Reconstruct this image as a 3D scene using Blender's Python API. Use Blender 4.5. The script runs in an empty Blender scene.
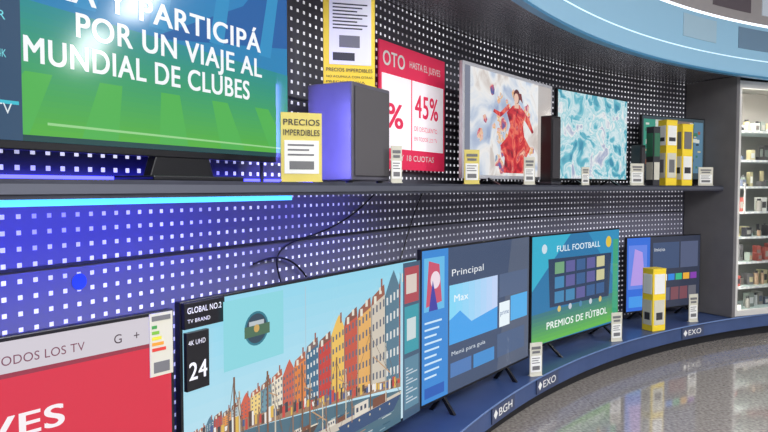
import bpy, math, random
from mathutils import Vector
random.seed(7)
H=1.25
R0=6.2; CX=5.753; CY=-0.193
sc=bpy.context.scene
sc.view_settings.view_transform='Standard'
def lin(c):
    r=[]
    for v in c:
        v=v/255.0
        r.append(v/12.92 if v<=0.04045 else ((v+0.055)/1.055)**2.4)
    return (r[0],r[1],r[2],1.0)
_m={}
def mat(name,rgb,rough=0.5,metal=0.0,es=0.0,spec=0.5,ergb=None):
    key=(name,tuple(rgb),rough,metal,es)
    if key in _m: return _m[key]
    m=bpy.data.materials.new(name); m.use_nodes=True
    b=m.node_tree.nodes['Principled BSDF']
    b.inputs['Base Color'].default_value=lin(rgb)
    b.inputs['Roughness'].default_value=rough
    b.inputs['Metallic'].default_value=metal
    b.inputs['Specular IOR Level'].default_value=spec
    if es>0:
        b.inputs['Emission Color'].default_value=lin(ergb or rgb)
        b.inputs['Emission Strength'].default_value=es
    _m[key]=m
    return m
def scr(rgb,es=0.85):
    if not isinstance(rgb,tuple): return rgb
    key=('scr',tuple(rgb),es)
    if key in _m: return _m[key]
    m=bpy.data.materials.new('screen_pixels'); m.use_nodes=True
    b=m.node_tree.nodes['Principled BSDF']
    b.inputs['Base Color'].default_value=(0.02,0.02,0.022,1)
    b.inputs['Roughness'].default_value=0.10
    b.inputs['Specular IOR Level'].default_value=.4
    b.inputs['Emission Color'].default_value=lin(rgb)
    b.inputs['Emission Strength'].default_value=es
    _m[key]=m
    return m
def P(t,off):
    if t<=0: return (.384-.866*off+.5*t, 2.907+.5*off+.866*t, math.radians(60))
    a=math.radians(150)-t/R0
    return (CX+(R0+off)*math.cos(a), CY+(R0+off)*math.sin(a), a-math.pi/2)

class MB:
    def __init__(s): s.v=[];s.f=[];s.mi=[];s.m=[]
    def mid(s,m):
        if m not in s.m: s.m.append(m)
        return s.m.index(m)
    def face(s,pts,m):
        i=len(s.v); s.v+= [tuple(p) for p in pts]; s.f.append(tuple(range(i,i+len(pts)))); s.mi.append(s.mid(m))
    def box(s,x0,y0,z0,x1,y1,z1,m,mf=None):
        i=len(s.v)
        s.v+=[(x0,y0,z0),(x1,y0,z0),(x1,y1,z0),(x0,y1,z0),(x0,y0,z1),(x1,y0,z1),(x1,y1,z1),(x0,y1,z1)]
        F=[(0,3,2,1),(4,5,6,7),(0,1,5,4),(1,2,6,5),(2,3,7,6),(3,0,4,7)]
        for k,f in enumerate(F):
            s.f.append(tuple(i+q for q in f)); s.mi.append(s.mid(mf if (mf and k==2) else m))
    def prism(s,poly,y0,y1,m):
        n=len(poly); i=len(s.v)
        s.v+=[(p[0],y0,p[1]) for p in poly]+[(p[0],y1,p[1]) for p in poly]
        s.f.append(tuple(range(i,i+n))); s.mi.append(s.mid(m))
        s.f.append(tuple(range(i+2*n-1,i+n-1,-1))); s.mi.append(s.mid(m))
        for k in range(n):
            j=(k+1)%n
            s.f.append((i+j,i+k,i+n+k,i+n+j)); s.mi.append(s.mid(m))
    def cyl(s,cx,cy,z0,z1,r,m,n=20,r2=None):
        r2=r if r2 is None else r2
        i=len(s.v)
        for k in range(n):
            a=2*math.pi*k/n; s.v.append((cx+r*math.cos(a),cy+r*math.sin(a),z0))
        for k in range(n):
            a=2*math.pi*k/n; s.v.append((cx+r2*math.cos(a),cy+r2*math.sin(a),z1))
        s.f.append(tuple(range(i+n-1,i-1,-1))); s.mi.append(s.mid(m))
        s.f.append(tuple(range(i+n,i+2*n))); s.mi.append(s.mid(m))
        for k in range(n):
            j=(k+1)%n
            s.f.append((i+k,i+j,i+n+j,i+n+k)); s.mi.append(s.mid(m))
    def disc(s,cx,y,cz,r,m,n=28,rz=None):
        rz=rz or r
        s.face([(cx+r*math.cos(2*math.pi*k/n),y,cz+rz*math.sin(2*math.pi*k/n)) for k in range(n)],m)
    def obj(s,name,parent=None,bevel=0,smooth=False):
        me=bpy.data.meshes.new(name); me.from_pydata(s.v,[],s.f)
        for m in s.m: me.materials.append(m)
        for p,mi in zip(me.polygons,s.mi): p.material_index=mi
        me.update()
        o=bpy.data.objects.new(name,me); sc.collection.objects.link(o)
        if parent: o.parent=parent
        if bevel>0:
            b=o.modifiers.new('bevel','BEVEL'); b.width=bevel; b.segments=2; b.limit_method='ANGLE'
        return o
def empty(name,x,y,z,rz=0):
    e=bpy.data.objects.new(name,None); e.empty_display_size=.1
    sc.collection.objects.link(e); e.location=(x,y,z); e.rotation_euler=(0,0,rz); return e

def textmesh(body,x,z,width,cap,m,y,parent,name='lettering',bold=0.0,spacing=1.04):
    c=bpy.data.curves.new('txt','FONT'); c.body=body; c.size=1.0; c.space_character=spacing+bold*1.5
    o=bpy.data.objects.new('txt',c); sc.collection.objects.link(o)
    bpy.context.view_layer.update()
    dg=bpy.context.evaluated_depsgraph_get()
    me0=bpy.data.meshes.new_from_object(o.evaluated_get(dg))
    bpy.data.objects.remove(o)
    xs=[v.co.x for v in me0.vertices]
    if not xs: return None
    x0,x1=min(xs),max(xs); capn=0.73
    sx=(width/(x1-x0)) if width else cap/capn
    sy=cap/capn
    vs=[];fs=[]
    shifts=[(0,0)] if bold<=0 else [(-bold,-bold*.5),(bold,-bold*.5),(-bold,bold*.5),(bold,bold*.5),(0,0)]
    for i,(dx,dz) in enumerate(shifts):
        n=len(vs)
        vs+=[(x+(v.co.x-x0+dx)*sx, y-i*.000004, z+(v.co.y+dz)*sy) for v in me0.vertices]
        fs+=[tuple(n+k for k in p.vertices) for p in me0.polygons]
    me=bpy.data.meshes.new(name); me.from_pydata(vs,[],fs); me.materials.append(m)
    ob=bpy.data.objects.new(name,me); sc.collection.objects.link(ob); ob.parent=parent
    return ob

def sweep(name,prof,t0,t1,m,step=.1,parent=None,mats=None,closed=True):
    import bmesh
    n=max(1,int(math.ceil((t1-t0)/step))); k=len(prof)
    vs=[];fs=[];uv=[];mi=[]
    for i in range(n+1):
        t=t0+(t1-t0)*i/n
        for (o,z) in prof:
            x,y,_=P(t,o); vs.append((x,y,z+H))
    for i in range(n):
        for j in range(k):
            j2=(j+1)%k
            fs.append((i*k+j,(i+1)*k+j,(i+1)*k+j2,i*k+j2))
            ta=t0+(t1-t0)*i/n; tb=t0+(t1-t0)*(i+1)/n
            va=prof[j][1]+prof[j][0]; vb=prof[j2][1]+prof[j2][0]
            uv.append([(ta,va),(tb,va),(tb,vb),(ta,vb)])
            mi.append(j if mats else 0)
    fs.append(tuple(range(k-1,-1,-1))); uv.append([(prof[j][0],prof[j][1]) for j in range(k-1,-1,-1)]); mi.append(0)
    fs.append(tuple(n*k+j for j in range(k))); uv.append([(prof[j][0],prof[j][1]) for j in range(k)]); mi.append(0)
    me=bpy.data.meshes.new(name); me.from_pydata(vs,[],fs)
    ul=me.uv_layers.new(name='UVMap')
    for p,u in zip(me.polygons,uv):
        for li,c in zip(p.loop_indices,u): ul.data[li].uv=c
    ml=[]
    if mats:
        for x in mats:
            if x not in ml: ml.append(x)
        for x in ml: me.materials.append(x)
        for p,i in zip(me.polygons,mi): p.material_index=ml.index(mats[i])
    else: me.materials.append(m)
    o=bpy.data.objects.new(name,me); sc.collection.objects.link(o)
    if parent: o.parent=parent
    bm=bmesh.new(); bm.from_mesh(me); bmesh.ops.recalc_face_normals(bm,faces=bm.faces); bm.to_mesh(me); bm.free()
    return o

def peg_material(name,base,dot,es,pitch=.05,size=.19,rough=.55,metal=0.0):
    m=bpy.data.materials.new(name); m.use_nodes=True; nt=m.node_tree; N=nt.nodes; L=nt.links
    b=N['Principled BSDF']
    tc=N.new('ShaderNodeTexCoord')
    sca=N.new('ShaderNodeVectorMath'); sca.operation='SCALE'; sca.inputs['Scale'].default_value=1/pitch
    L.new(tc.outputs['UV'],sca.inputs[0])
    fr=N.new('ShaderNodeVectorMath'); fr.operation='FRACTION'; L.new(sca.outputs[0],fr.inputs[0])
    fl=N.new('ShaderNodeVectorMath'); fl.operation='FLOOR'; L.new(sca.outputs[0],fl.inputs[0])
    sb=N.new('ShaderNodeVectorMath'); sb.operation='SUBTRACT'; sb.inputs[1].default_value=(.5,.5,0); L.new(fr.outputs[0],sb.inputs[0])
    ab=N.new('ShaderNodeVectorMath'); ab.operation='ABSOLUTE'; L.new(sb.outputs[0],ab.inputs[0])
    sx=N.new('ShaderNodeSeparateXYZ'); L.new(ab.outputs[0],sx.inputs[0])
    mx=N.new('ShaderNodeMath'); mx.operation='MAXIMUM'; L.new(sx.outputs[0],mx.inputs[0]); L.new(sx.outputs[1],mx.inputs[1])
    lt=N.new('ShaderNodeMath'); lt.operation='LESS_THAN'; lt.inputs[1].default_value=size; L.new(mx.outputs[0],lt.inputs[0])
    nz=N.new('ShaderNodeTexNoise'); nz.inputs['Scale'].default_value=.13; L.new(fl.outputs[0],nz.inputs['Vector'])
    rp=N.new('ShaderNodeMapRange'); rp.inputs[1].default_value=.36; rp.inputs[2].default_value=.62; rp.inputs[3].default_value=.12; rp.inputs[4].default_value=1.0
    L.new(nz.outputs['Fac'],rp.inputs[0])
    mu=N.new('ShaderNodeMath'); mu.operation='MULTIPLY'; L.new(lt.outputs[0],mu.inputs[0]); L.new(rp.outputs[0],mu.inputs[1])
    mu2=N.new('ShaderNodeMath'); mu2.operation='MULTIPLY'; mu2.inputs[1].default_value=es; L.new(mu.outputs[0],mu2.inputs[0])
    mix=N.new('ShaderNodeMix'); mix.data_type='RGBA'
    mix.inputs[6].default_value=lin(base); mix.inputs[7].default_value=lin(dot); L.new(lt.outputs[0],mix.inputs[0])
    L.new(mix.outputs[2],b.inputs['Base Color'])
    b.inputs['Emission Color'].default_value=lin(dot); L.new(mu2.outputs[0],b.inputs['Emission Strength'])  # dot glow paints light from behind into the holes
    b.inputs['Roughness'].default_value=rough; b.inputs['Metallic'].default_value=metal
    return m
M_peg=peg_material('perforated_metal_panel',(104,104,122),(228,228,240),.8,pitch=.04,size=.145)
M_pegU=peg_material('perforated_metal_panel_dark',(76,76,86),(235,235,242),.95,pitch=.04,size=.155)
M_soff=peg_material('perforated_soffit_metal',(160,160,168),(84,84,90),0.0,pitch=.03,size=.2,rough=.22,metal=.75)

def floor_material():
    m=bpy.data.materials.new('terrazzo_tile'); m.use_nodes=True; nt=m.node_tree; N=nt.nodes; L=nt.links
    b=N['Principled BSDF']; tc=N.new('ShaderNodeTexCoord')
    n1=N.new('ShaderNodeTexNoise'); n1.inputs['Scale'].default_value=55; n1.inputs['Detail'].default_value=6; L.new(tc.outputs['Object'],n1.inputs['Vector'])
    cr=N.new('ShaderNodeValToRGB'); L.new(n1.outputs['Fac'],cr.inputs[0])
    cr.color_ramp.elements[0].position=.34; cr.color_ramp.elements[0].color=lin((130,123,118))
    cr.color_ramp.elements[1].position=.66; cr.color_ramp.elements[1].color=lin((174,167,160))
    br=N.new('ShaderNodeTexBrick'); br.offset=0; br.inputs['Scale'].default_value=1.0
    br.inputs['Brick Width'].default_value=1.2; br.inputs['Row Height'].default_value=1.2; br.inputs['Mortar Size'].default_value=.003
    br.inputs['Color1'].default_value=(1,1,1,1); br.inputs['Color2'].default_value=(.96,.96,.96,1); br.inputs['Mortar'].default_value=(.75,.75,.75,1)
    L.new(tc.outputs['Object'],br.inputs['Vector'])
    mx=N.new('ShaderNodeMix'); mx.data_type='RGBA'; mx.blend_type='MULTIPLY'; mx.inputs[0].default_value=1
    L.new(cr.outputs[0],mx.inputs[6]); L.new(br.outputs['Color'],mx.inputs[7]); L.new(mx.outputs[2],b.inputs['Base Color'])
    b.inputs['Roughness'].default_value=.08; b.inputs['Specular IOR Level'].default_value=1.0
    b.inputs['Coat Weight'].default_value=.5; b.inputs['Coat Roughness'].default_value=.04
    return m
M_floor=floor_material()
def noisy(name,c1,c2,scale=6,rough=.5,metal=0):
    m=bpy.data.materials.new(name); m.use_nodes=True; nt=m.node_tree; N=nt.nodes; L=nt.links
    b=N['Principled BSDF']; tc=N.new('ShaderNodeTexCoord'); n1=N.new('ShaderNodeTexNoise'); n1.inputs['Scale'].default_value=scale
    L.new(tc.outputs['Object'],n1.inputs['Vector']); cr=N.new('ShaderNodeValToRGB'); L.new(n1.outputs['Fac'],cr.inputs[0])
    cr.color_ramp.elements[0].color=lin(c1); cr.color_ramp.elements[1].color=lin(c2); cr.color_ramp.elements[0].position=.35; cr.color_ramp.elements[1].position=.65
    L.new(cr.outputs[0],b.inputs['Base Color']); b.inputs['Roughness'].default_value=rough; b.inputs['Metallic'].default_value=metal
    return m
def painting(name,stops,scale,es=.85):
    m=bpy.data.materials.new(name); m.use_nodes=True; nt=m.node_tree; N=nt.nodes; L=nt.links
    b=N['Principled BSDF']; tc=N.new('ShaderNodeTexCoord')
    n=N.new('ShaderNodeTexNoise'); n.inputs['Scale'].default_value=scale; n.inputs['Distortion'].default_value=1.0; n.inputs['Detail'].default_value=4
    L.new(tc.outputs['Object'],n.inputs['Vector'])
    cr=N.new('ShaderNodeValToRGB'); el=cr.color_ramp.elements
    el[0].position=stops[0][0]; el[0].color=lin(stops[0][1]); el[1].position=stops[-1][0]; el[1].color=lin(stops[-1][1])
    for p,c in stops[1:-1]:
        q=el.new(p); q.color=lin(c)
    L.new(n.outputs['Fac'],cr.inputs[0])
    b.inputs['Base Color'].default_value=(.02,.02,.02,1); b.inputs['Roughness'].default_value=.1
    L.new(cr.outputs[0],b.inputs['Emission Color']); b.inputs['Emission Strength'].default_value=es
    return m
def glass_material():
    m=bpy.data.materials.new('clear_glass'); m.use_nodes=True; nt=m.node_tree; N=nt.nodes; L=nt.links
    for n in list(N):
        if n.type=='BSDF_PRINCIPLED': N.remove(n)
    out=[n for n in N if n.type=='OUTPUT_MATERIAL'][0]
    t=N.new('ShaderNodeBsdfTransparent'); t.inputs[0].default_value=(.95,.97,.97,1); g=N.new('ShaderNodeBsdfGlossy'); g.inputs['Roughness'].default_value=.03
    f=N.new('ShaderNodeFresnel'); f.inputs['IOR'].default_value=1.45; mx=N.new('ShaderNodeMixShader')
    L.new(f.outputs[0],mx.inputs[0]); L.new(t.outputs[0],mx.inputs[1]); L.new(g.outputs[0],mx.inputs[2]); L.new(mx.outputs[0],out.inputs['Surface'])
    return m
M_glass=glass_material()
M_black=mat('black_plastic',(20,20,24),.3)
M_dark=mat('dark_metal',(48,48,56),.45,.3)
M_shelf=noisy('shelf_paint',(60,62,74),(70,72,84),8,.35,.2)
M_navy=noisy('blue_laminate',(56,76,118),(64,84,128),4,.3)
M_navytop=noisy('blue_laminate_top',(50,70,112),(58,78,122),4,.3)
M_kick=mat('kick_black',(24,24,30),.5)
M_side=noisy('grey_panel_laminate',(104,102,104),(112,110,111),5,.5)
M_white=mat('white_paper',(232,232,228),.6)
M_cream=mat('cream_card',(205,202,186),.6)
M_yellow=mat('yellow_card',(244,212,50),.5)
M_ink=mat('ink',(50,50,56),.6)
M_red=mat('red_card',(220,44,84),.5,0,.25)
M_silver=mat('brushed_aluminium',(220,218,214),.35,.3)

# ---- room
T0,T1=-4.6,5.4
q=MB(); q.box(-5,-5,-.1,10,10,0,M_floor); q.obj('floor')
q=MB(); q.box(-5,-5,H+1.95,10,10,H+2.05,mat('ceiling_paint',(190,190,194),.8)); q.obj('ceiling')
Mw=mat('wall_paint',(165,164,166),.8)
q=MB(); q.box(-5,-5.1,0,10,-5,H+1.95,Mw); q.obj('wall_south')
q=MB(); q.box(10,-5,0,10.1,10,H+1.95,Mw); q.obj('wall_east')
q=MB(); q.box(-5,10,0,10,10.1,H+1.95,Mw); q.obj('wall_north')
q=MB(); q.box(-5.1,-5,0,-5,10,H+1.95,Mw); q.obj('wall_west')
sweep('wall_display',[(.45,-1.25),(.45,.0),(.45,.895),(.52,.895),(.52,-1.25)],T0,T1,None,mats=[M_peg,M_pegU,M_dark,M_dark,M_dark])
sweep('trim_1',[(.44,-.204),(.44,-.196),(.45,-.196),(.45,-.204)],T0,3.43,M_dark)
sweep('trim_2',[(.445,.345),(.445,.352),(.45,.352),(.45,.345)],T0,3.43,M_dark)
sweep('display_platform',[(.06,-1.25),(.06,-1.19),(0,-1.17),(0,-1.075),(-.015,-1.07),(-.015,-1.06),(.448,-1.06),(.448,-1.25)],T0,T1,None,
      mats=[M_kick,M_kick,M_navy,M_navy,mat('platform_lip',(104,130,178),.3),M_navytop,M_navytop,M_kick])
shelf=sweep('wall_shelf',[(.08,-.022),(.08,.018),(.45,.018),(.45,-.012),(.1,-.012),(.1,-.022)],T0,3.437,M_shelf)
sweep('edge_rail',[(.074,-.012),(.074,.008),(.08,.008),(.08,-.012)],T0,3.437,mat('shelf_rail',(105,108,120),.35,.5),parent=shelf)
sweep('soffit',[(-.099,.9),(.6,.9),(.6,.96),(-.099,.96)],T0,T1,M_soff)
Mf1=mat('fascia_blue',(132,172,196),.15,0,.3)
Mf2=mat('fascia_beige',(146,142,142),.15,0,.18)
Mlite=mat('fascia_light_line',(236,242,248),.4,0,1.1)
fas=sweep('fascia_band',[(-.14,.88),(-.14,1.27),(-.14,1.29),(-.14,1.95),(-.1,1.95),(-.1,.88)],T0,T1,None,mats=[Mf1,Mlite,Mf2,Mf2,Mf1,Mf1])
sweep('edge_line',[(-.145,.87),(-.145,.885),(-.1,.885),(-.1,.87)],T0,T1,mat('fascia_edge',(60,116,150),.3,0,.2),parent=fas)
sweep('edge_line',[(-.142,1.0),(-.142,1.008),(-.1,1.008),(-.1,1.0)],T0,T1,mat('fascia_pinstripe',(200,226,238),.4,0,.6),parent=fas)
for (a,b_,z0,z1,c) in [(1.9,2.6,1.36,1.7,(120,160,180)),(2.5,2.95,1.08,1.24,(150,178,194)),(2.9,3.4,1.36,1.7,(84,76,82)),(3.25,3.75,1.08,1.24,(100,126,148)),(3.55,3.8,1.36,1.6,(190,200,210)),(3.95,4.4,1.08,1.24,(84,92,110)),(3.9,4.4,1.36,1.65,(110,80,76)),(4.6,5.0,1.08,1.24,(160,175,185)),(4.5,5.0,1.36,1.6,(180,185,192))]:
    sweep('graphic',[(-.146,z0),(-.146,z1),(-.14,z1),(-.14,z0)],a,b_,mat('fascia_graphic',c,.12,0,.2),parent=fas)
def radial_box(name,t,th,o0,o1,z0,z1,m,parent=None):
    x,y,h=P(t,o0)
    b=MB(); b.box(0,0,0,th,o1-o0,z1-z0,m); o=b.obj(name,parent); o.location=(x,y,z0+H); o.rotation_euler=(0,0,h); return o
radial_box('partition_panel',3.44,.04,-.02,.44,-1.055,.895,M_side)

ES=1.0
def tv(p0,p1,z0,z1,draw,sup,feet=(.2,.8),bz=.008,bb=.014,bg=(20,22,30),kind='feet',reach=.09,es=ES,frame=None):
    dx,dy=p1[0]-p0[0],p1[1]-p0[1]; W=math.hypot(dx,dy); Hh=z1-z0; a=math.atan2(dy,dx)
    e=empty('television',p0[0],p0[1],z0+H,a)
    fm=frame or M_black
    b=MB(); b.box(0,0,0,W,.022,Hh,fm); b.obj('frame',e,bevel=.003)
    b=MB(); b.prism([(.12*W,.06*Hh),(.88*W,.06*Hh),(.84*W,.62*Hh),(.16*W,.62*Hh)],.022,.055,M_black); b.obj('rear_housing',e,bevel=.004)
    b=MB(); w=W-2*bz; h=Hh-bz-bb
    b.face([(bz,-.0006,bb),(W-bz,-.0006,bb),(W-bz,-.0006,Hh-bz),(bz,-.0006,Hh-bz)],scr(bg,es)); b.obj('screen',e)
    pic=MB(); st={'y':-.0008}
    class D: pass
    d=D(); d.e=e; d.w=w; d.h=h; d.W=W;d.H=Hh; d.pic=pic
    def X(u): return bz+u*w
    def Z(v): return bb+v*h
    def nxt(s=.000025): st['y']-=s; return st['y']
    d.nxt=nxt; d.X=X; d.Z=Z
    def rect(u0,v0,u1,v1,c,s=es):
        y=nxt()
        pic.face([(X(u0),y,Z(v0)),(X(u1),y,Z(v0)),(X(u1),y,Z(v1)),(X(u0),y,Z(v1))],scr(c,s))
    d.rect=rect
    def poly(pts,c,s=es):
        y=nxt(); pic.face([(X(p[0]),y,Z(p[1])) for p in pts],scr(c,s))
    d.poly=poly
    def disc(u,v,r,c,s=es,n=24):
        y=nxt(); pic.disc(X(u),y,Z(v),r,scr(c,s),n)
    d.disc=disc
    d.text=lambda t,u,v,wu,cap,c,bold=.0,s=1.0: textmesh(t,X(u),Z(v),wu*w if wu else None,cap*h,scr(c,s),nxt(.00005),e,bold=bold)
    draw(d)
    if pic.f: pic.obj('picture',e)
    drop=z0-sup
    b=MB()
    if kind=='feet':
        for fx in feet:
            x=fx*W
            for sgn in (-1,1):
                y1=.012+sgn*reach
                i=len(b.v); th=.008
                b.v+=[(x-th,.004,.01),(x+th,.004,.01),(x+th,.022,.01),(x-th,.022,.01),
                      (x-th,y1-.012,-drop),(x+th,y1-.012,-drop),(x+th,y1+.012,-drop),(x-th,y1+.012,-drop)]
                for f in [(0,1,2,3),(7,6,5,4),(0,4,5,1),(1,5,6,2),(2,6,7,3),(3,7,4,0)]:
                    b.f.append(tuple(i+q for q in f)); b.mi.append(b.mid(M_black))
        b.obj('stand_feet',e)
    else:
        cx=feet[0]*W; hw=.17
        b.prism([(cx-.09,.03),(cx+.09,.03),(cx+.12,-drop+.012),(cx-.12,-drop+.012)],.004,.035,M_black)
        b.box(cx-hw,-.07,-drop,cx+hw,.09,-drop+.014,M_black); b.obj('pedestal_stand',e,bevel=.004)
    return e,d

SH=.019; PL=-1.059
def pic_u1(d):
    n=16
    for i in range(n):
        f=i/(n-1); c=(int(30+8*f),int(132-10*f),int(172+20*f))
        d.rect(0,i/n,1,(i+1)/n,c)
    d.poly([(.3,.5),(.62,1),(.3,1)],(44,156,206)); d.poly([(.6,.38),(1,.48),(1,.9),(.85,.6)],(24,92,160)); d.poly([(.75,1),(1,.75),(1,1)],(50,150,206))
    for i in range(5): d.poly([(.3+.15*i,.42),(.34+.15*i,.42),(.40+.15*i,1),(.37+.15*i,1)],(42,140,192))
    m2v=lambda z:(z-.104)/.77
    n=22
    for i in range(n):
        f=i/(n-1); d.poly([(0,.018+.0185*i),(1,.018+.0155*i),(1,.018+.0155*(i+1.2)),(0,.018+.0185*(i+1.2))],(int(84-50*f),int(176-36*f),int(62+80*f)))
    for i in range(5): d.poly([(.3+.16*i,.02),(.37+.16*i,.02),(.41+.13*i,.20),(.365+.13*i,.20)],(78,176,78))
    d.poly([(.4,.05),(1,.035),(1,.041),(.4,.058)],(150,210,140))
    d.rect(0,0,1,.018,(22,70,70)); d.rect(0,0,.36,.95,(44,76,106)); d.rect(.02,.1,.355,.11,(60,190,210))
    W=d.w
    u=lambda m:1-m/W
    d.text('COMPRA Y PARTICIPÁ',u(1.15),m2v(.437),1.01/W,.062/d.h,(244,248,252),.022)
    d.text('POR UN VIAJE AL',u(.80),m2v(.358),.665/W,.060/d.h,(244,248,252),.022)
    d.text('MUNDIAL DE CLUBES',u(.93),m2v(.28),.735/W,.060/d.h,(244,248,252),.022)
    d.text('HDR',u(1.03),m2v(.36),.06/W,.02/d.h,(120,220,230))
    d.text('MODE 4K',u(1.04),m2v(.28),.07/W,.018/d.h,(120,220,230))
    d.text('TV',u(1.0),m2v(.16),.04/W,.024/d.h,(220,230,235))
pr=(-.331,2.269); L=1.48
tv((pr[0]-.5*L,pr[1]-.866*L),pr,.085,.89,pic_u1,SH,kind='ped',feet=(.68,),bb=.02)
Abg=painting('art_pale_ground',[(.3,(150,166,200)),(.42,(192,204,222)),(.5,(224,228,234)),(.58,(238,236,234)),(.7,(206,196,190))],5,.95)
Ard=painting('art_red_dress',[(.32,(120,26,44)),(.42,(186,36,52)),(.5,(214,62,66)),(.56,(232,120,96)),(.62,(190,50,80)),(.7,(240,190,160))],12,1.0)
Asp=painting('art_colour_strokes',[(.32,(90,100,160)),(.42,(210,90,100)),(.48,(236,200,190)),(.54,(230,170,90)),(.6,(232,226,226)),(.7,(120,150,180))],14,.95)
def pic_u2(d):
    d.rect(0,0,1,1,Abg); d.rect(.82,.0,1,1,(192,184,180),.9); d.rect(0,0,.05,1,(136,142,160),.8)
    rs=random.Random(3)
    for i in range(46):
        u=rs.gauss(.5,.15); v=rs.uniform(.06,.85); r=rs.uniform(.015,.045); a0=rs.uniform(0,6.28)
        if .1<u<.78:
            d.poly([(u+r*rs.uniform(.6,1.2)*math.cos(a0+q)*.9,min(.98,max(.02,v+r*1.8*rs.uniform(.6,1.2)*math.sin(a0+q)))) for q in [0,.9,1.8,2.7,3.6,4.5,5.4]],Asp)
    d.poly([(.40,.03),(.70,.03),(.66,.18),(.72,.30),(.64,.42),(.62,.55),(.66,.66),(.58,.74),(.50,.72),(.43,.64),(.47,.52),(.44,.40),(.36,.30),(.41,.18)],Ard)
    d.poly([(.60,.70),(.70,.62),(.76,.48),(.74,.46),(.66,.57),(.60,.62)],Ard); d.poly([(.46,.68),(.36,.58),(.28,.62),(.29,.65),(.36,.63),(.45,.73)],Ard)
    d.rect(.52,.70,.57,.77,(232,190,170),.95); d.disc(.545,.82,.042,(92,44,48),.95,16); d.disc(.54,.80,.030,(236,196,176),.95,16); d.poly([(.49,.85),(.60,.86),(.62,.76),(.58,.80),(.56,.85)],(120,50,50),.95)
tv((.406,3.377),(1.095,4.259),.05,.66,pic_u2,SH,bz=.02,bb=.02,frame=mat('silver_frame',(200,200,206),.3,.2),feet=(.25,.75),reach=.07)
A2=painting('art_turquoise',[(.32,(60,140,170)),(.42,(110,190,206)),(.49,(216,234,238)),(.54,(150,208,218)),(.6,(236,240,240)),(.7,(160,170,200))],8,.95)
def pic_u3(d):
    d.rect(0,0,1,1,A2)
tv((1.13,4.265),(1.825,4.90),.05,.652,pic_u3,SH,feet=(.25,.75),reach=.07)
def pic_u4(d):
    d.rect(0,0,1,1,(60,76,84),.9); d.rect(.02,.4,.2,.95,(60,150,130),.9); d.rect(.2,.6,.5,.95,(200,210,200),.9)
    d.rect(.5,.3,.8,.95,(130,115,105),.9); d.rect(.82,.1,.98,.95,(90,130,156),.9)
    for i in range(60):
        u=random.uniform(.03,.9); v=random.uniform(.05,.9); d.rect(u,v,u+random.uniform(.02,.08),v+random.uniform(.02,.1),random.choice([(200,190,150),(60,120,100),(160,90,60),(40,50,60),(210,214,206)]),.9)
tv((2.014,5.107),(2.70,5.50),.06,.577,pic_u4,SH,feet=(.25,.75),reach=.06)
def pic_l1(d):
    d.rect(0,0,1,1,(216,34,60)); d.rect(0,.9,1,1,(206,200,208)); d.rect(0,.885,1,.9,(150,40,60))
    d.text('MAX  DTO. EN TODOS LOS TV',1-.6/d.w,.925,.38/d.w,.02/d.h,(120,60,80))
    d.text('JUEVES',1-.60/d.w,(-.515+.99)/.685,.33/d.w,.05/d.h,(246,238,242),.02)
    d.poly([(.55,.1),(.8,.14),(.98,.55),(.7,.5)],(204,26,50)); d.text('+',1-.1/d.w,.925,None,.022/d.h,(60,40,50)); d.text('G',1-.15/d.w,.925,None,.022/d.h,(60,40,50))
a=math.radians(52); LL=1.22
e,d=tv((-.53-LL*math.cos(a),1.625-LL*math.sin(a)),(-.53,1.625),-.99,-.303,pic_l1,PL,bz=.01,feet=(.25,.75),reach=.08)
b=MB(); y=-.004; W=d.W
b.box(W-.07,y,.527,W-.006,-.0015,.683,M_cream)
for i,c in enumerate([(60,150,70),(120,180,60),(220,210,60),(230,150,50),(210,60,50)]):
    b.box(W-.064,y-.0008,.645-.014*i,W-.05+.006*i,y,.653-.014*i,mat('label_bar',c,.5))
b.box(W-.06,y-.0008,.535,W-.016,y,.562,mat('print_grey',(110,110,112),.6)); b.box(W-.064,y-.0008,.664,W-.012,y,.676,mat('print_grey',(110,110,112),.6)); b.obj('energy_label',e)
def interp(x,tab):
    for (a0,b0),(a1,b1) in zip(tab,tab[1:]):
        if x<=a1: return b0+(b1-b0)*(x-a0)/(a1-a0)
    return tab[-1][1]
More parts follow.
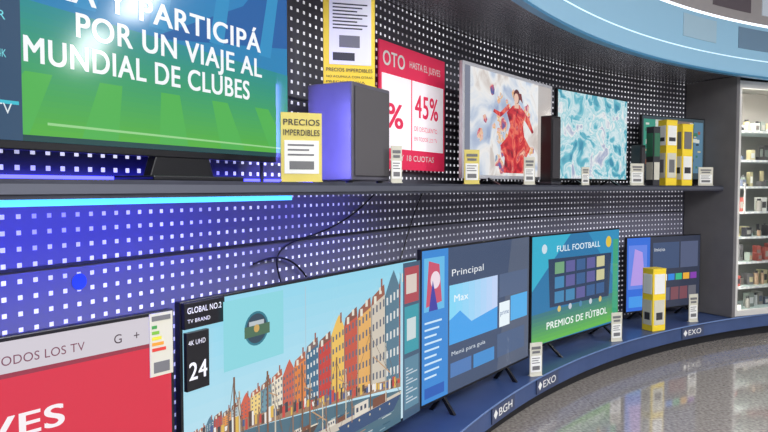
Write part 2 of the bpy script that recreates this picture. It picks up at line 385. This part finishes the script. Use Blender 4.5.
def pic_l2(d):
    n=16; S=.98
    for i in range(n):
        f=i/(n-1); c=(int(206-60*f),int(230-18*f),int(240-6*f)); d.rect(0,i/n,1,(i+1)/n,c,S)
    sky=[(0,.47),(.144,.53),(.276,.585),(.388,.65),(.609,.77),(.827,.91),(.95,.97)]
    base=[(0,.44),(.2,.42),(.388,.38),(.609,.33),(.88,.26)]
    cols=[(196,84,62),(226,172,96),(206,196,180),(84,120,140),(186,78,70),(224,148,80),(176,190,192),(208,96,70),(236,206,130),(110,150,164),(232,222,200),(196,96,74),(222,130,66),(60,104,134),(196,62,54),(234,190,90)]
    u=.0;k=0
    while u<.875:
        w=.018+.085*u; u1=min(u+w,.88); c=cols[k%len(cols)]; k+=1
        j=random.uniform(-.03,.01)*(.3+u)
        t0=interp(u,sky)+j-.03; t1=interp(u1,sky)+j-.03; b0=interp(u,base); b1=interp(u1,base)
        d.poly([(u,b0),(u1,b1),(u1,t1),(u,t0)],c,S)
        rf=random.choice([(150,90,70),(120,98,96),(176,100,74),(130,80,66)])
        hq=.25*(.2+u)*.4
        if k%4==0:
            mid=(u+u1)/2; d.poly([(u,t0),(u1,t1),(mid+.12*w,t1+hq),(mid-.12*w,t0+hq)],c,S)
        else:
            d.poly([(u,t0),(u1,t1),(u1-.05*w,t1+hq*.7),(u+.1*w,t0+hq*.6)],rf,S)
            d.rect(u+w*.2,t0+.1*hq,u+w*.38,t0+hq*.6,(225,220,205),S); d.rect(u+w*.58,t1+.1*hq,u+w*.76,t1+hq*.55,(225,220,205),S)
        if random.random()<.6: d.rect(u+w*.7,t1+.3*hq,u+w*.82,t1+hq*1.1,(150,90,74),S)
        d.poly([(u,b0),(u+.06*w,b0),(u+.06*w,t0),(u,t0)],tuple(int(x*.72) for x in c),S)
        rows=5; nc=4 if w>.04 else 3
        for r in range(rows):
            for q in range(nc):
                fu=(q+.4)/nc; uu=u+(u1-u)*fu; bb_=b0+(b1-b0)*fu; tt=t0+(t1-t0)*fu
                vv=bb_+(tt-bb_)*(r+.4)/rows; hh=(tt-bb_)/rows*.42
                d.rect(uu,vv,uu+(u1-u)*.11,vv+hh,(96,102,116) if c[0]>100 else (220,222,220),S)
        u=u1
    d.poly([(0,.40),(.2,.38),(.609,.29),(.88,.22),(.88,.28),(.609,.345),(.2,.435),(0,.45)],(156,124,98),S)
    for i in range(80):
        uu=.01+.86*i/80; v0=interp(uu,base)-.01; d.rect(uu,v0+random.uniform(-.03,0),uu+random.uniform(.006,.014),v0+random.uniform(.01,.05),random.choice([(200,70,60),(236,232,226),(70,90,140),(220,180,80),(90,66,56),(60,60,66)]),S)
    d.poly([(0,0),(.88,0),(.88,.20),(.609,.28),(.2,.38),(0,.41)],(74,108,124),S)
    for i in range(110):
        uu=random.uniform(0,.82); vv=random.uniform(.01,.36-.2*uu); d.rect(uu,vv,uu+random.uniform(.02,.06),vv+.006,random.choice([(130,160,170),(54,86,104),(160,126,100),(186,196,198)]),S)
    def mast(u,v0,v1,c,w=.004): d.rect(u,v0,u+w,v1,c,S)
    def line(u0,v0,u1,v1,c,w=.004): d.poly([(u0,v0),(u0+w,v0),(u1+w,v1),(u1,v1)],c,S)
    def boat(u,v,s,c,c2):
        d.poly([(u-s,v+.35*s+.02),(u-.85*s,v),(u+.85*s,v),(u+1.15*s,v+.5*s)],c,S)
        d.poly([(u-s,v+.35*s+.02),(u+1.15*s,v+.5*s),(u+1.17*s,v+.62*s),(u-s,v+.46*s+.02)],c2,S)
        d.rect(u-.5*s,v+.5*s,u-.05*s,v+.95*s,(222,214,200),S); d.rect(u+.1*s,v+.5*s,u+.6*s,v+.85*s,(120,74,52),S)
        for q in range(3): d.rect(u-.45*s+.13*s*q,v+.66*s,u-.38*s+.13*s*q,v+.82*s,(60,70,90),S)
        for q in range(5): d.disc(u-.7*s+.35*s*q,v+.22*s+.02,.03*s*d.w*.8,(200,190,160),S,10)
        mast(u,v+.5*s,v+.26+1.8*s,(120,84,58),.006); mast(u+.55*s,v+.5*s,v+.2+1.5*s,(206,196,176),.005); mast(u-.6*s,v+.4*s,v+.14+1.2*s,(150,110,80),.004)
        line(u,v+.24+1.8*s,u+1.1*s,v+.55*s,(110,90,76),.002); line(u,v+.24+1.8*s,u-.95*s,v+.45*s,(110,90,76),.002); line(u+.1*s,v+.18+1.3*s,u+.7*s,v+.2+.3*s,(190,150,110),.006)
        line(u+.55*s,v+.2+1.4*s,u+1.1*s,v+.55*s,(110,90,76),.002)
    boat(.13,.33,.03,(150,70,60),(235,235,230)); boat(.24,.27,.05,(205,198,186),(70,100,140)); boat(.37,.22,.06,(80,66,60),(226,216,196)); boat(.52,.16,.08,(200,190,176),(60,90,130)); boat(.69,.10,.16,(48,76,116),(206,196,180)); boat(.40,.02,.10,(150,64,50),(225,215,200))
    d.rect(.885,0,1,1,(66,94,120),.9); d.rect(.895,.74,.99,.97,(180,74,84),.9); d.rect(.895,.42,.99,.72,(56,160,176),.9); d.rect(.895,.06,.99,.39,(92,138,162),.9)
    for i in range(12): d.rect(.905,.10+.02*i,.98-.03*(i%3),.108+.02*i,(200,215,225),.9)
    d.rect(.905,.8,.975,.92,(225,210,200),.9); d.rect(.91,.5,.97,.64,(210,224,226),.9)
    d.poly([(.10,.68),(.30,.68),(.30,.985),(.10,.985)],(136,212,222),S)
    d.disc(.205,.835,.052,(30,120,140),.9); d.disc(.205,.835,.045,(36,66,84),.9); d.rect(.165,.80,.25,.85,(70,110,80),.9); d.rect(.18,.85,.23,.87,(190,200,205),.9); d.disc(.205,.835,.012,(210,170,90),.9)
    d.rect(.385,.62,.388,.98,(170,200,215),S)
e,d=tv((-.546,1.724),(.144,2.83),-.99,-.305,pic_l2,PL,bz=.008,feet=(.2,.8),reach=.09,es=.98)
b=MB()
b.box(.004,-.014,.61,.15,-.0005,.681,M_black); b.box(.01,-.014,.44,.09,-.0005,.60,M_black); b.obj('sticker_plates',e,bevel=.0015)
Mt=mat('sticker_text',(215,215,220),.5,0,.25)
textmesh('GLOBAL NO.2',.014,.652,.122,.017,Mt,-.0146,e,bold=.01); textmesh('TV BRAND',.014,.626,.08,.011,Mt,-.0146,e); textmesh('4K UHD',.016,.565,.06,.014,Mt,-.0146,e)
textmesh('24',.018,.47,.062,.05,Mt,-.0146,e,bold=.015)
def pic_l3(d):
    d.rect(0,0,1,1,(66,84,116),.85); d.poly([(.65,0),(1,0),(1,1),(.8,1)],(88,100,124),.85)  # grey wedge paints a reflection on the right of the screen
    d.rect(0,0,.2,1,(52,134,210)); d.rect(.015,.6,.17,.95,(100,184,228)); d.poly([(.03,.63),(.15,.65),(.13,.9),(.05,.93)],(200,80,106)); d.disc(.1,.8,.04,(236,216,226)); d.poly([(.05,.6),(.12,.6),(.08,.8)],(60,60,160))
    for i in range(9): d.rect(.02,.52-.045*i,.15-.02*(i%3),.533-.045*i,(200,228,246))
    d.rect(.02,.03,.17,.1,(30,90,180))
    n=8
    for i in range(n):
        f=i/n; d.poly([(.21+.44*f,.33),(.21+.44*(f+1/n),.33),(.21+.44*(f+1/n),.74),(.21+.44*f,.74)],(int(130+70*f),int(212-2*f),int(244)))
    d.poly([(.21,.33),(.65,.33),(.65,.5),(.4,.45),(.3,.55),(.21,.5)],(66,160,232)); d.text('Max',.25,.62,.12,.05,(235,245,250),.01)
    d.text('Principal',.23,.80,.28,.05,(230,235,240))
    d.text('Menú para guía',.23,.25,.3,.03,(210,220,230))
    d.rect(.22,.1,.4,.2,(76,120,180)); d.rect(.42,.1,.62,.2,(64,140,206)); d.rect(.67,.33,.78,.52,(230,242,248)); d.rect(.79,.35,.98,.55,(80,172,232)); d.rect(.67,.56,.98,.74,(80,98,130)); d.rect(.65,.1,.95,.28,(72,94,130))
    d.text('prime',.68,.42,.09,.04,(50,90,150))
tv((.163,2.866),(.842,3.75),-.99,-.273,pic_l3,PL,feet=(.18,.76),reach=.06)
def pic_l4(d):
    d.rect(0,0,1,1,(30,114,164)); d.poly([(0,.5),(.4,1),(0,1)],(44,172,202)); d.poly([(.6,1),(1,.4),(1,1)],(38,138,184))
    for i in range(8): d.poly([(0,.035*i),(1,.038*i+.02),(1,.038*(i+1.1)+.02),(0,.035*(i+1.1))],(96-6*i,180-9*i,76+7*i))
    d.poly([(.18,.32),(.87,.3),(.9,.76),(.16,.78)],(34,56,88)) 
    for r in range(3):
        for q in range(5): d.rect(.23+.12*q,.35+.14*r,.33+.12*q,.46+.14*r,random.choice([(60,130,176),(200,196,150),(50,90,140),(110,160,120),(90,90,150),(50,72,106)]))
    for q in range(5): d.disc(.28+.12*q,.29,.02,random.choice([(210,190,110),(190,200,210),(70,130,170)]))
    d.text('FULL FOOTBALL',.25,.84,.5,.06,(225,240,245),.01); d.text('PREMIOS DE FÚTBOL',.15,.12,.7,.07,(240,248,244),.012); d.disc(.86,.88,.04,(220,190,60)); d.disc(.12,.88,.03,(200,220,230))
    d.rect(.92,.1,.99,.9,(56,160,120))
tv((.899,3.95),(1.724,4.75),-.99,-.293,pic_l4,PL,feet=(.18,.82),reach=.1)
def pic_l5(d):
    d.rect(0,0,1,1,(46,54,76),.9); d.rect(0,0,.3,1,(44,106,214)); d.rect(.02,.3,.26,.9,(96,130,226)); d.poly([(.05,.35),(.24,.35),(.2,.8),(.1,.85)],(176,150,226)); d.rect(.03,.05,.24,.2,(64,150,230))
    d.rect(.34,.55,.7,.92,(56,76,112)); d.rect(.72,.55,.97,.92,(80,90,120))
    for i,c in enumerate([(210,40,50),(236,236,240),(40,130,220),(50,180,130),(230,170,50),(130,60,170)]): d.rect(.34+.105*i,.38,.43+.105*i,.47,c)
    for i in range(5): d.rect(.34+.125*i,.1,.45+.125*i,.28,random.choice([(80,90,120),(120,70,80),(60,100,120),(100,100,110)]))
    d.text('Inicio',.36,.8,.14,.05,(220,225,230))
tv((1.889,5.05),(2.66,5.445),-.985,-.385,pic_l5,PL,feet=(.18,.82),reach=.1)

x,y,h=P(-.7385,.15)
e=empty('loudspeaker',x,y,SH+H,h)
Msp=noisy('speaker_vinyl',(84,82,92),(92,90,100),10,.35)
b=MB(); b.box(0,0,.008,.277,.197,.365,Msp); b.obj('cabinet',e,bevel=.006)
b=MB()
for fx in (.03,.247):
    for fy in (.03,.167): b.cyl(fx,fy,0,.01,.014,M_black,12)
b.obj('rubber_feet',e)
b=MB(); b.box(.015,-.006,.025,.262,0.0,.35,mat('speaker_grille',(78,75,78),.7)); b.obj('grille',e,bevel=.003)
x,y=-.133,2.51
e=empty('price_sign',x,y,SH+.366+H,math.radians(15))
b=MB(); b.box(-.1,-.004,.0,.1,.004,.42,M_yellow); b.box(-.1,-.03,0,.1,.03,.003,M_yellow); b.obj('sign_board',e)
b=MB(); b.box(-.078,-.006,.085,.085,-.004,.34,M_white)
Mpg=mat('print_grey',(110,110,112),.6)
for i in range(8): b.box(-.065,-.0068,.31-.013*i,.07-.02*(i%3),-.006,.315-.013*i,M_ink)
b.box(-.04,-.0068,.15,.04,-.006,.195,Mpg); b.box(-.065,-.0068,.1,.02,-.006,.13,M_ink); b.obj('price_paper',e)
textmesh('PRECIOS IMPERDIBLES',-.09,.058,.18,.014,M_ink,-.0068,e,bold=.005); textmesh('NO ACUMULA CON OTRAS',-.09,.035,.18,.009,M_ink,-.0068,e,bold=.0)
textmesh('PRECIOS C/IVA',-.09,.015,.15,.009,M_ink,-.0068,e,bold=.0)

def card(name,t,off,w,hh,sup,body=M_cream,rot=0,paper=M_white,yaw=None,head=None):
    x,y,h=P(t,off)
    e=empty(name,x,y,sup+H,(h if yaw is None else math.radians(yaw))+rot)
    b=MB()
    b.box(-w/2,-.012,0,w/2,.02,.003,body)
    b.prism([(-w/2,0),(w/2,0),(w/2,hh),(-w/2,hh)],-.002,.002,body)
    b.obj('card_holder',e)
    b=MB(); b.box(-w*.42,-.0035,hh*.12,w*.42,-.002,hh*.60,paper)
    if head is None: b.box(-w*.36,-.0042,hh*.80,w*.36,-.002,hh*.88,Mpg); b.box(-w*.3,-.0042,hh*.68,w*.3,-.002,hh*.75,Mpg)
    for i in range(3): b.box(-w*.34,-.0042,hh*(.52-.07*i),w*(.3-.12*(i%2)),-.0035,hh*(.545-.07*i),Mpg)
    b.box(-w*.3,-.0042,hh*.18,w*.3,-.0035,hh*.30,Mpg); b.obj('printed_slip',e)
    if head:
        textmesh(head[0],-w*.44,hh*.82,w*.88,hh*.09,M_ink,-.0042,e,bold=.008); textmesh(head[1],-w*.44,hh*.67,w*.88,hh*.09,M_ink,-.0042,e,bold=.008)
    return e
Myt=mat('pale_yellow_card',(214,198,104),.5)
card('price_card',-1.075,.12,.13,.215,SH,Myt,yaw=20,head=('PRECIOS','IMPERDIBLES'))
card('price_card',-.49,.105,.045,.145,SH,M_cream,yaw=20)
card('price_card',.29,.12,.08,.17,SH,Myt,yaw=15)
card('price_card',.97,.115,.07,.16,SH,M_cream,yaw=15)
card('price_card',1.68,.11,.06,.12,SH,M_cream,yaw=20)
card('price_card',2.36,.11,.12,.16,SH,M_cream,yaw=20)
card('price_card',3.27,.12,.14,.15,SH,M_cream,yaw=15)
card('price_card',.86,.01,.08,.19,PL,M_cream,yaw=20)
card('price_card',1.98,.03,.09,.20,PL,M_cream,yaw=20)
card('price_card',3.04,.05,.09,.22,PL,M_cream,yaw=20)

x,y,h=P(-.09,.42); x2,y2,_=P(.54,.42); a=math.atan2(y2-y,x2-x); W=math.hypot(x2-x,y2-y)
e=empty('promo_poster',x,y,.09+H,a)
Mpw=mat('poster_white',(244,238,242),.5,0,.3)
b=MB(); b.box(0,-.004,0,W,.004,.6,M_red); b.box(.02,-.006,.1,W*.44,-.004,.45,Mpw); b.box(W*.46,-.006,.1,W-.02,-.004,.45,Mpw); b.obj('board',e)
textmesh('OTO',.03,.49,.2,.07,M_white,-.0055,e,bold=.02); textmesh('HASTA EL JUEVES',W*.42,.51,.33,.035,M_white,-.0055,e,bold=.008)
textmesh('%',.06,.2,.15,.12,M_red,-.0065,e,bold=.02); textmesh('45%',W*.5,.27,.25,.12,M_red,-.0065,e,bold=.02); textmesh('DE DESCUENTO',W*.49,.2,.25,.025,M_red,-.0065,e,bold=0); textmesh('EN TODOS LOS TV',W*.49,.15,.25,.022,M_red,-.0065,e,bold=0)
textmesh('10, 12 Y 18 CUOTAS',.04,.045,.5,.03,M_white,-.0055,e,bold=.0)

x,y,h=P(-.98,.36)
e=empty('spec_banner',x,y,.36+H,math.radians(40))
b=MB(); b.box(-.04,-.004,0,.05,.004,.53,mat('banner_black',(32,36,44),.4))
for i in range(9): b.box(-.03,-.0055,.45-.045*i,.035-.01*(i%3),-.004,.458-.045*i,mat('banner_text',(150,155,160),.5))
b.box(-.005,0,-.341,.005,.008,.01,M_dark)
b.obj('board',e)

def tower(t,off,w,dp,hh,name='tower_speaker'):
    x,y,h=P(t,off); e=empty(name,x,y,SH+H,h)
    b=MB(); b.box(0,0,.02,w,dp,hh,M_black); b.box(-.006,-.006,0,w+.006,dp+.006,.02,M_dark); b.obj('cabinet',e,bevel=.005)
    b=MB(); b.box(.01,-.004,.04,w-.01,0,hh-.02,mat('speaker_grille',(50,48,52),.8)); b.obj('grille',e)
    return e
tower(1.20,.09,.12,.075,.42)
tower(2.42,.12,.07,.08,.30)

def product_box(name,t,off,w,dp,hh,sup,col,yaw,labels):
    x,y,h=P(t,off); e=empty(name,x,y,sup+H,math.radians(yaw))
    b=MB(); b.box(0,0,0,w,dp,hh,col); b.box(-.002,-.002,hh,w+.002,dp+.002,hh+.004,col); b.obj('carton',e,bevel=.002)
    b=MB()
    for (u0,v0,u1,v1,m) in labels:
        k=.0002*(1 if m is M_ink else 0)+.0005*(1 if m is Mpg else 0)
        b.box(u0*w,-.003-k,v0*hh,u1*w,-.0002,v1*hh,m)
        b.box(-.003-k,u0*dp,v0*hh,-.0002,u1*dp,v1*hh,m)
    b.obj('labels',e)
    return e
Mg=mat('label_green',(50,110,80),.5)
product_box('boxed_product',2.74,.11,.12,.08,.50,SH,M_yellow,27,[(.1,.62,.9,.92,M_white),(.2,.68,.8,.74,M_ink),(.1,.12,.9,.5,M_cream),(.25,.2,.75,.4,Mpg)])
product_box('boxed_product',2.95,.11,.12,.08,.48,SH,M_yellow,27,[(.15,.6,.85,.88,Mpg),(.1,.1,.9,.48,M_white),(.2,.2,.8,.3,M_ink)])
product_box('boxed_product',2.59,.12,.07,.07,.44,SH,M_ink,27,[(.1,.5,.9,.9,Mg),(.1,.1,.9,.4,M_cream)])
product_box('boxed_product',2.45,.02,.13,.1,.46,PL,M_yellow,25,[(.1,.6,.9,.92,M_white),(.1,.1,.9,.5,M_cream),(.25,.18,.75,.3,M_ink)])

led=sweep('glow_strip',[(.10,-.036),(.10,-.023),(.125,-.023),(.125,-.036)],-3.4,-1.15,mat('led_cyan',(70,170,235),.4,0,2.2))
sweep('glow_strip',[(.425,.0185),(.425,.032),(.448,.032),(.448,.0185)],-1.9,-.6,mat('added_blue_glow',(60,60,255),.4,0,7.0))  # invented strip, added to tint wall and speaker side blue
def area(name,loc,target,sx,sy,power,col,parent=None):
    l=bpy.data.lights.new(name,'AREA'); l.shape='RECTANGLE'; l.size=sx; l.size_y=sy; l.energy=power; l.color=col
    o=bpy.data.objects.new(name,l); sc.collection.objects.link(o); o.location=loc
    dv=Vector(target)-Vector(loc); q=dv.to_track_quat('-Z','Y'); o.rotation_euler=q.to_euler()
    return o
def strip_area(name,t,off,z,L,wd,power,col,tilt):
    x,y,h=P(t,off); l=bpy.data.lights.new(name,'AREA'); l.shape='RECTANGLE'; l.size=L; l.size_y=wd; l.energy=power; l.color=col
    o=bpy.data.objects.new(name,l); sc.collection.objects.link(o); o.location=(x,y,z+H); o.rotation_euler=(tilt,0,h); return o
strip_area('blue_area_light',-2.2,.16,-.045,2.0,.04,14,(.06,.06,1.0),math.radians(35))
strip_area('blue_area_light',-.7,.16,-.045,.9,.04,2.2,(.12,.12,1.0),math.radians(35))  # added lamp, carries the blue glow past the end of the strip
strip_area('blue_area_light',-.98,.30,.2,.05,.3,8,(.2,.18,1.0),0).rotation_euler=(math.radians(90),0,math.radians(-30))  # added lamp, tints the speaker's left face blue
for (lx,ly,ll) in [(1.5,.6,1.3),(4.0,2.6,1.3),(1.2,-1.4,1.3),(4.6,.4,1.3),(1.0,-3.2,1.3),(4.6,-2,1.3),(7.3,2.4,1.3)]:
    b=MB(); b.box(lx-ll,ly-.2,H+1.90,lx+ll,ly+.2,H+1.95,M_white); e0=b.obj('ceiling_lamp')
    b=MB(); b.box(lx-ll+.05,ly-.17,H+1.885,lx+ll-.05,ly+.17,H+1.90,mat('lamp_diffuser',(252,252,255),.5,0,5)); b.obj('diffuser',e0)
    area('ceiling_light',(lx,ly,H+1.87),(lx,ly,0),2*ll,.30,80,(.97,.98,1.0))
def cable(pts,r=.004):
    c=bpy.data.curves.new('power_cable','CURVE'); c.dimensions='3D'; c.bevel_depth=r
    s=c.splines.new('NURBS'); s.points.add(len(pts)-1); s.use_endpoint_u=True; s.order_u=4
    for p,q in zip(s.points,pts): p.co=(q[0],q[1],q[2],1)
    o=bpy.data.objects.new('power_cable',c); sc.collection.objects.link(o); c.materials.append(M_black)
def pw(t,z,off=.43):
    x,y,_=P(t,off); return (x,y,z+H)
cable([pw(-.10,-.02),pw(-.2,-.08),pw(-.45,-.18),pw(-.75,-.2),pw(-.85,-.26),pw(-.8,-.34),pw(-.75,-.5)],.0035)
cable([pw(.35,-.02),pw(.25,-.12),pw(.2,-.25),pw(.1,-.4)],.003)
cable([pw(-.95,-.27),pw(-.8,-.235),pw(-.7,-.27),pw(-.6,-.4)],.004)
x,y,h=P(-1.62,.448); e=empty('round_sticker',x,y,-.25+H,h)
b=MB(); b.disc(0,0,0,.022,mat('sticker_blue',(40,80,190),.5)); b.obj('disc',e)

for t,s in [(.36,'BGH'),(.93,'EXO'),(2.9,'EXO')]:
    x,y,h=P(t,-.006); e=empty('brand_plate',x,y,-1.158+H,h)
    b=MB(); b.box(-.09,-.002,0,.2,.002,.08,mat('plate_blue',(64,74,104),.4)); b.face([(-.075,-.003,.04),(-.05,-.003,.015),(-.025,-.003,.04),(-.05,-.003,.065)],M_white); b.obj('plate',e)
    textmesh(s,-.01,.02,.17,.042,M_white,-.0035,e,bold=.008)

tA,tB=3.50,4.75
x,y,h=P(tA,.0); x2,y2,_=P(tB,.0); a=math.atan2(y2-y,x2-x); W=math.hypot(x2-x,y2-y)
e=empty('display_cabinet',x,y,PL+H+.001,a)
HC=1.93; D=.40
b=MB(); Mi=mat('cabinet_interior',(128,124,120),.5)
b.box(0,D-.015,0,W,D,HC,Mi); b.box(0,0.03,0,.02,D-.015,HC,Mi); b.box(W-.02,.03,0,W,D-.015,HC,Mi); b.box(.02,.03,0,W-.02,D-.015,.03,Mi); b.box(.02,.03,HC-.03,W-.02,D-.015,HC,Mi)
b.obj('carcass',e)
b=MB()
for xx in (0,W/2-.02,W-.035): b.box(xx,0,0,xx+.035,.028,HC,M_silver)
b.box(.035,0,0,W-.035,.028,.05,M_silver); b.box(.035,0,HC-.06,W-.035,.028,HC,M_silver)
b.cyl(.07,-.018,.85,1.1,.007,M_silver,12); b.box(.066,-.018,.86,.074,.0,.868,M_silver); b.box(.066,-.018,1.08,.074,.0,1.088,M_silver)
b.obj('door_frame',e,bevel=.003)
b=MB(); b.face([(.03,.014,.05),(W-.03,.014,.05),(W-.03,.014,HC-.06),(.03,.014,HC-.06)],M_glass); b.obj('glass_pane',e)
Mgs=mat('frosted_glass_shelf',(206,222,218),.1,0,.15); Mrail=mat('metal_rail',(215,217,220),.3,.4)
b=MB(); it=MB(); zs=[.03,.22,.43,.64,.85,1.06,1.28,1.52]
cols=[(40,40,46),(90,88,90),(222,220,212),(84,92,110),(140,136,130),(180,168,130),(110,118,112),(120,112,106),(34,34,38),(60,58,60),(150,124,100),(190,190,190),(150,70,62)]
for z in zs:
    b.box(.022,.05,z,W-.022,D-.02,z+.008,Mgs)
    b.box(.022,.044,z-.006,W-.022,.05,z+.012,Mrail)
    xx=.035
    while xx<W-.09:
        w=random.uniform(.03,.065); hh=random.uniform(.05,.14); dd=random.uniform(.03,.08); y0=random.uniform(.07,.18)
        c=random.choice(cols); kind=random.random()
        if kind<.3:
            r=w*.42; it.cyl(xx+w/2,y0+r,z+.0085,z+.0085+hh*.75,r,mat('merch',c,.35),14,r*.9); it.cyl(xx+w/2,y0+r,z+.0085+hh*.75,z+.0085+hh*.9,r*.6,mat('merch',(30,30,34),.35),14)
        elif kind<.5:
            it.box(xx,y0,z+.0085,xx+w,y0+dd,z+.0085+hh*.35,mat('merch',c,.35)); it.box(xx+w*.2,y0+dd*.4,z+.0085+hh*.35,xx+w*.8,y0+dd*.55,z+.0085+hh*1.0,mat('merch',random.choice(cols),.35))
        else:
            it.box(xx,y0,z+.0085,xx+w,y0+dd,z+.0085+hh,mat('merch',c,.45))
            it.box(xx+w*.15,y0-.002,z+.0085+hh*.25,xx+w*.85,y0,z+.0085+hh*.7,mat('merch',random.choice(cols),.45))
        it.box(xx+w*.2,.046-.004,z-.004,xx+w*.8,.0435,z+.01,M_white)
        xx+=w+random.uniform(.006,.02)
for xx in (.06,W-.07):
    b.box(xx,D-.03,.05,xx+.012,D-.018,HC-.05,Mrail)
b.obj('shelves',e); it.obj('small_merchandise',e)
b=MB(); b.box(.04,.055,HC-.045,W-.04,.08,HC-.031,mat('cabinet_lamp',(255,246,230),.5,0,8)); b.box(.022,.052,.05,.032,.062,HC-.05,mat('cabinet_lamp',(255,246,230),.5,0,8)); b.obj('lamp',e)
def cl(loc,rot,sx,sy,p):
    l=bpy.data.lights.new('cabinet_light','AREA'); l.shape='RECTANGLE'; l.size=sx; l.size_y=sy; l.energy=p; l.color=(1,.95,.88)
    o=bpy.data.objects.new('cabinet_light',l); sc.collection.objects.link(o); o.parent=e; o.location=loc; o.rotation_euler=rot
cl((W/2,.07,HC-.05),(math.radians(-20),0,0),W-.1,.05,12)
cl((.04,.055,HC/2),(0,math.radians(-90),0),HC-.2,.02,10)
radial_box('partition_panel',4.79,.04,-.02,.44,-1.055,.895,M_side)

w=bpy.data.worlds.new('world'); sc.world=w; w.use_nodes=True; w.node_tree.nodes['Background'].inputs[0].default_value=(.5,.5,.52,1); w.node_tree.nodes['Background'].inputs[1].default_value=.3
cam=bpy.data.cameras.new('camera'); cam.sensor_width=36; cam.lens=650/768*36; cam.clip_start=.02
co=bpy.data.objects.new('camera',cam); sc.collection.objects.link(co); co.location=(0,0,H); co.rotation_euler=(math.radians(90-2.466),0,0)
sc.camera=co
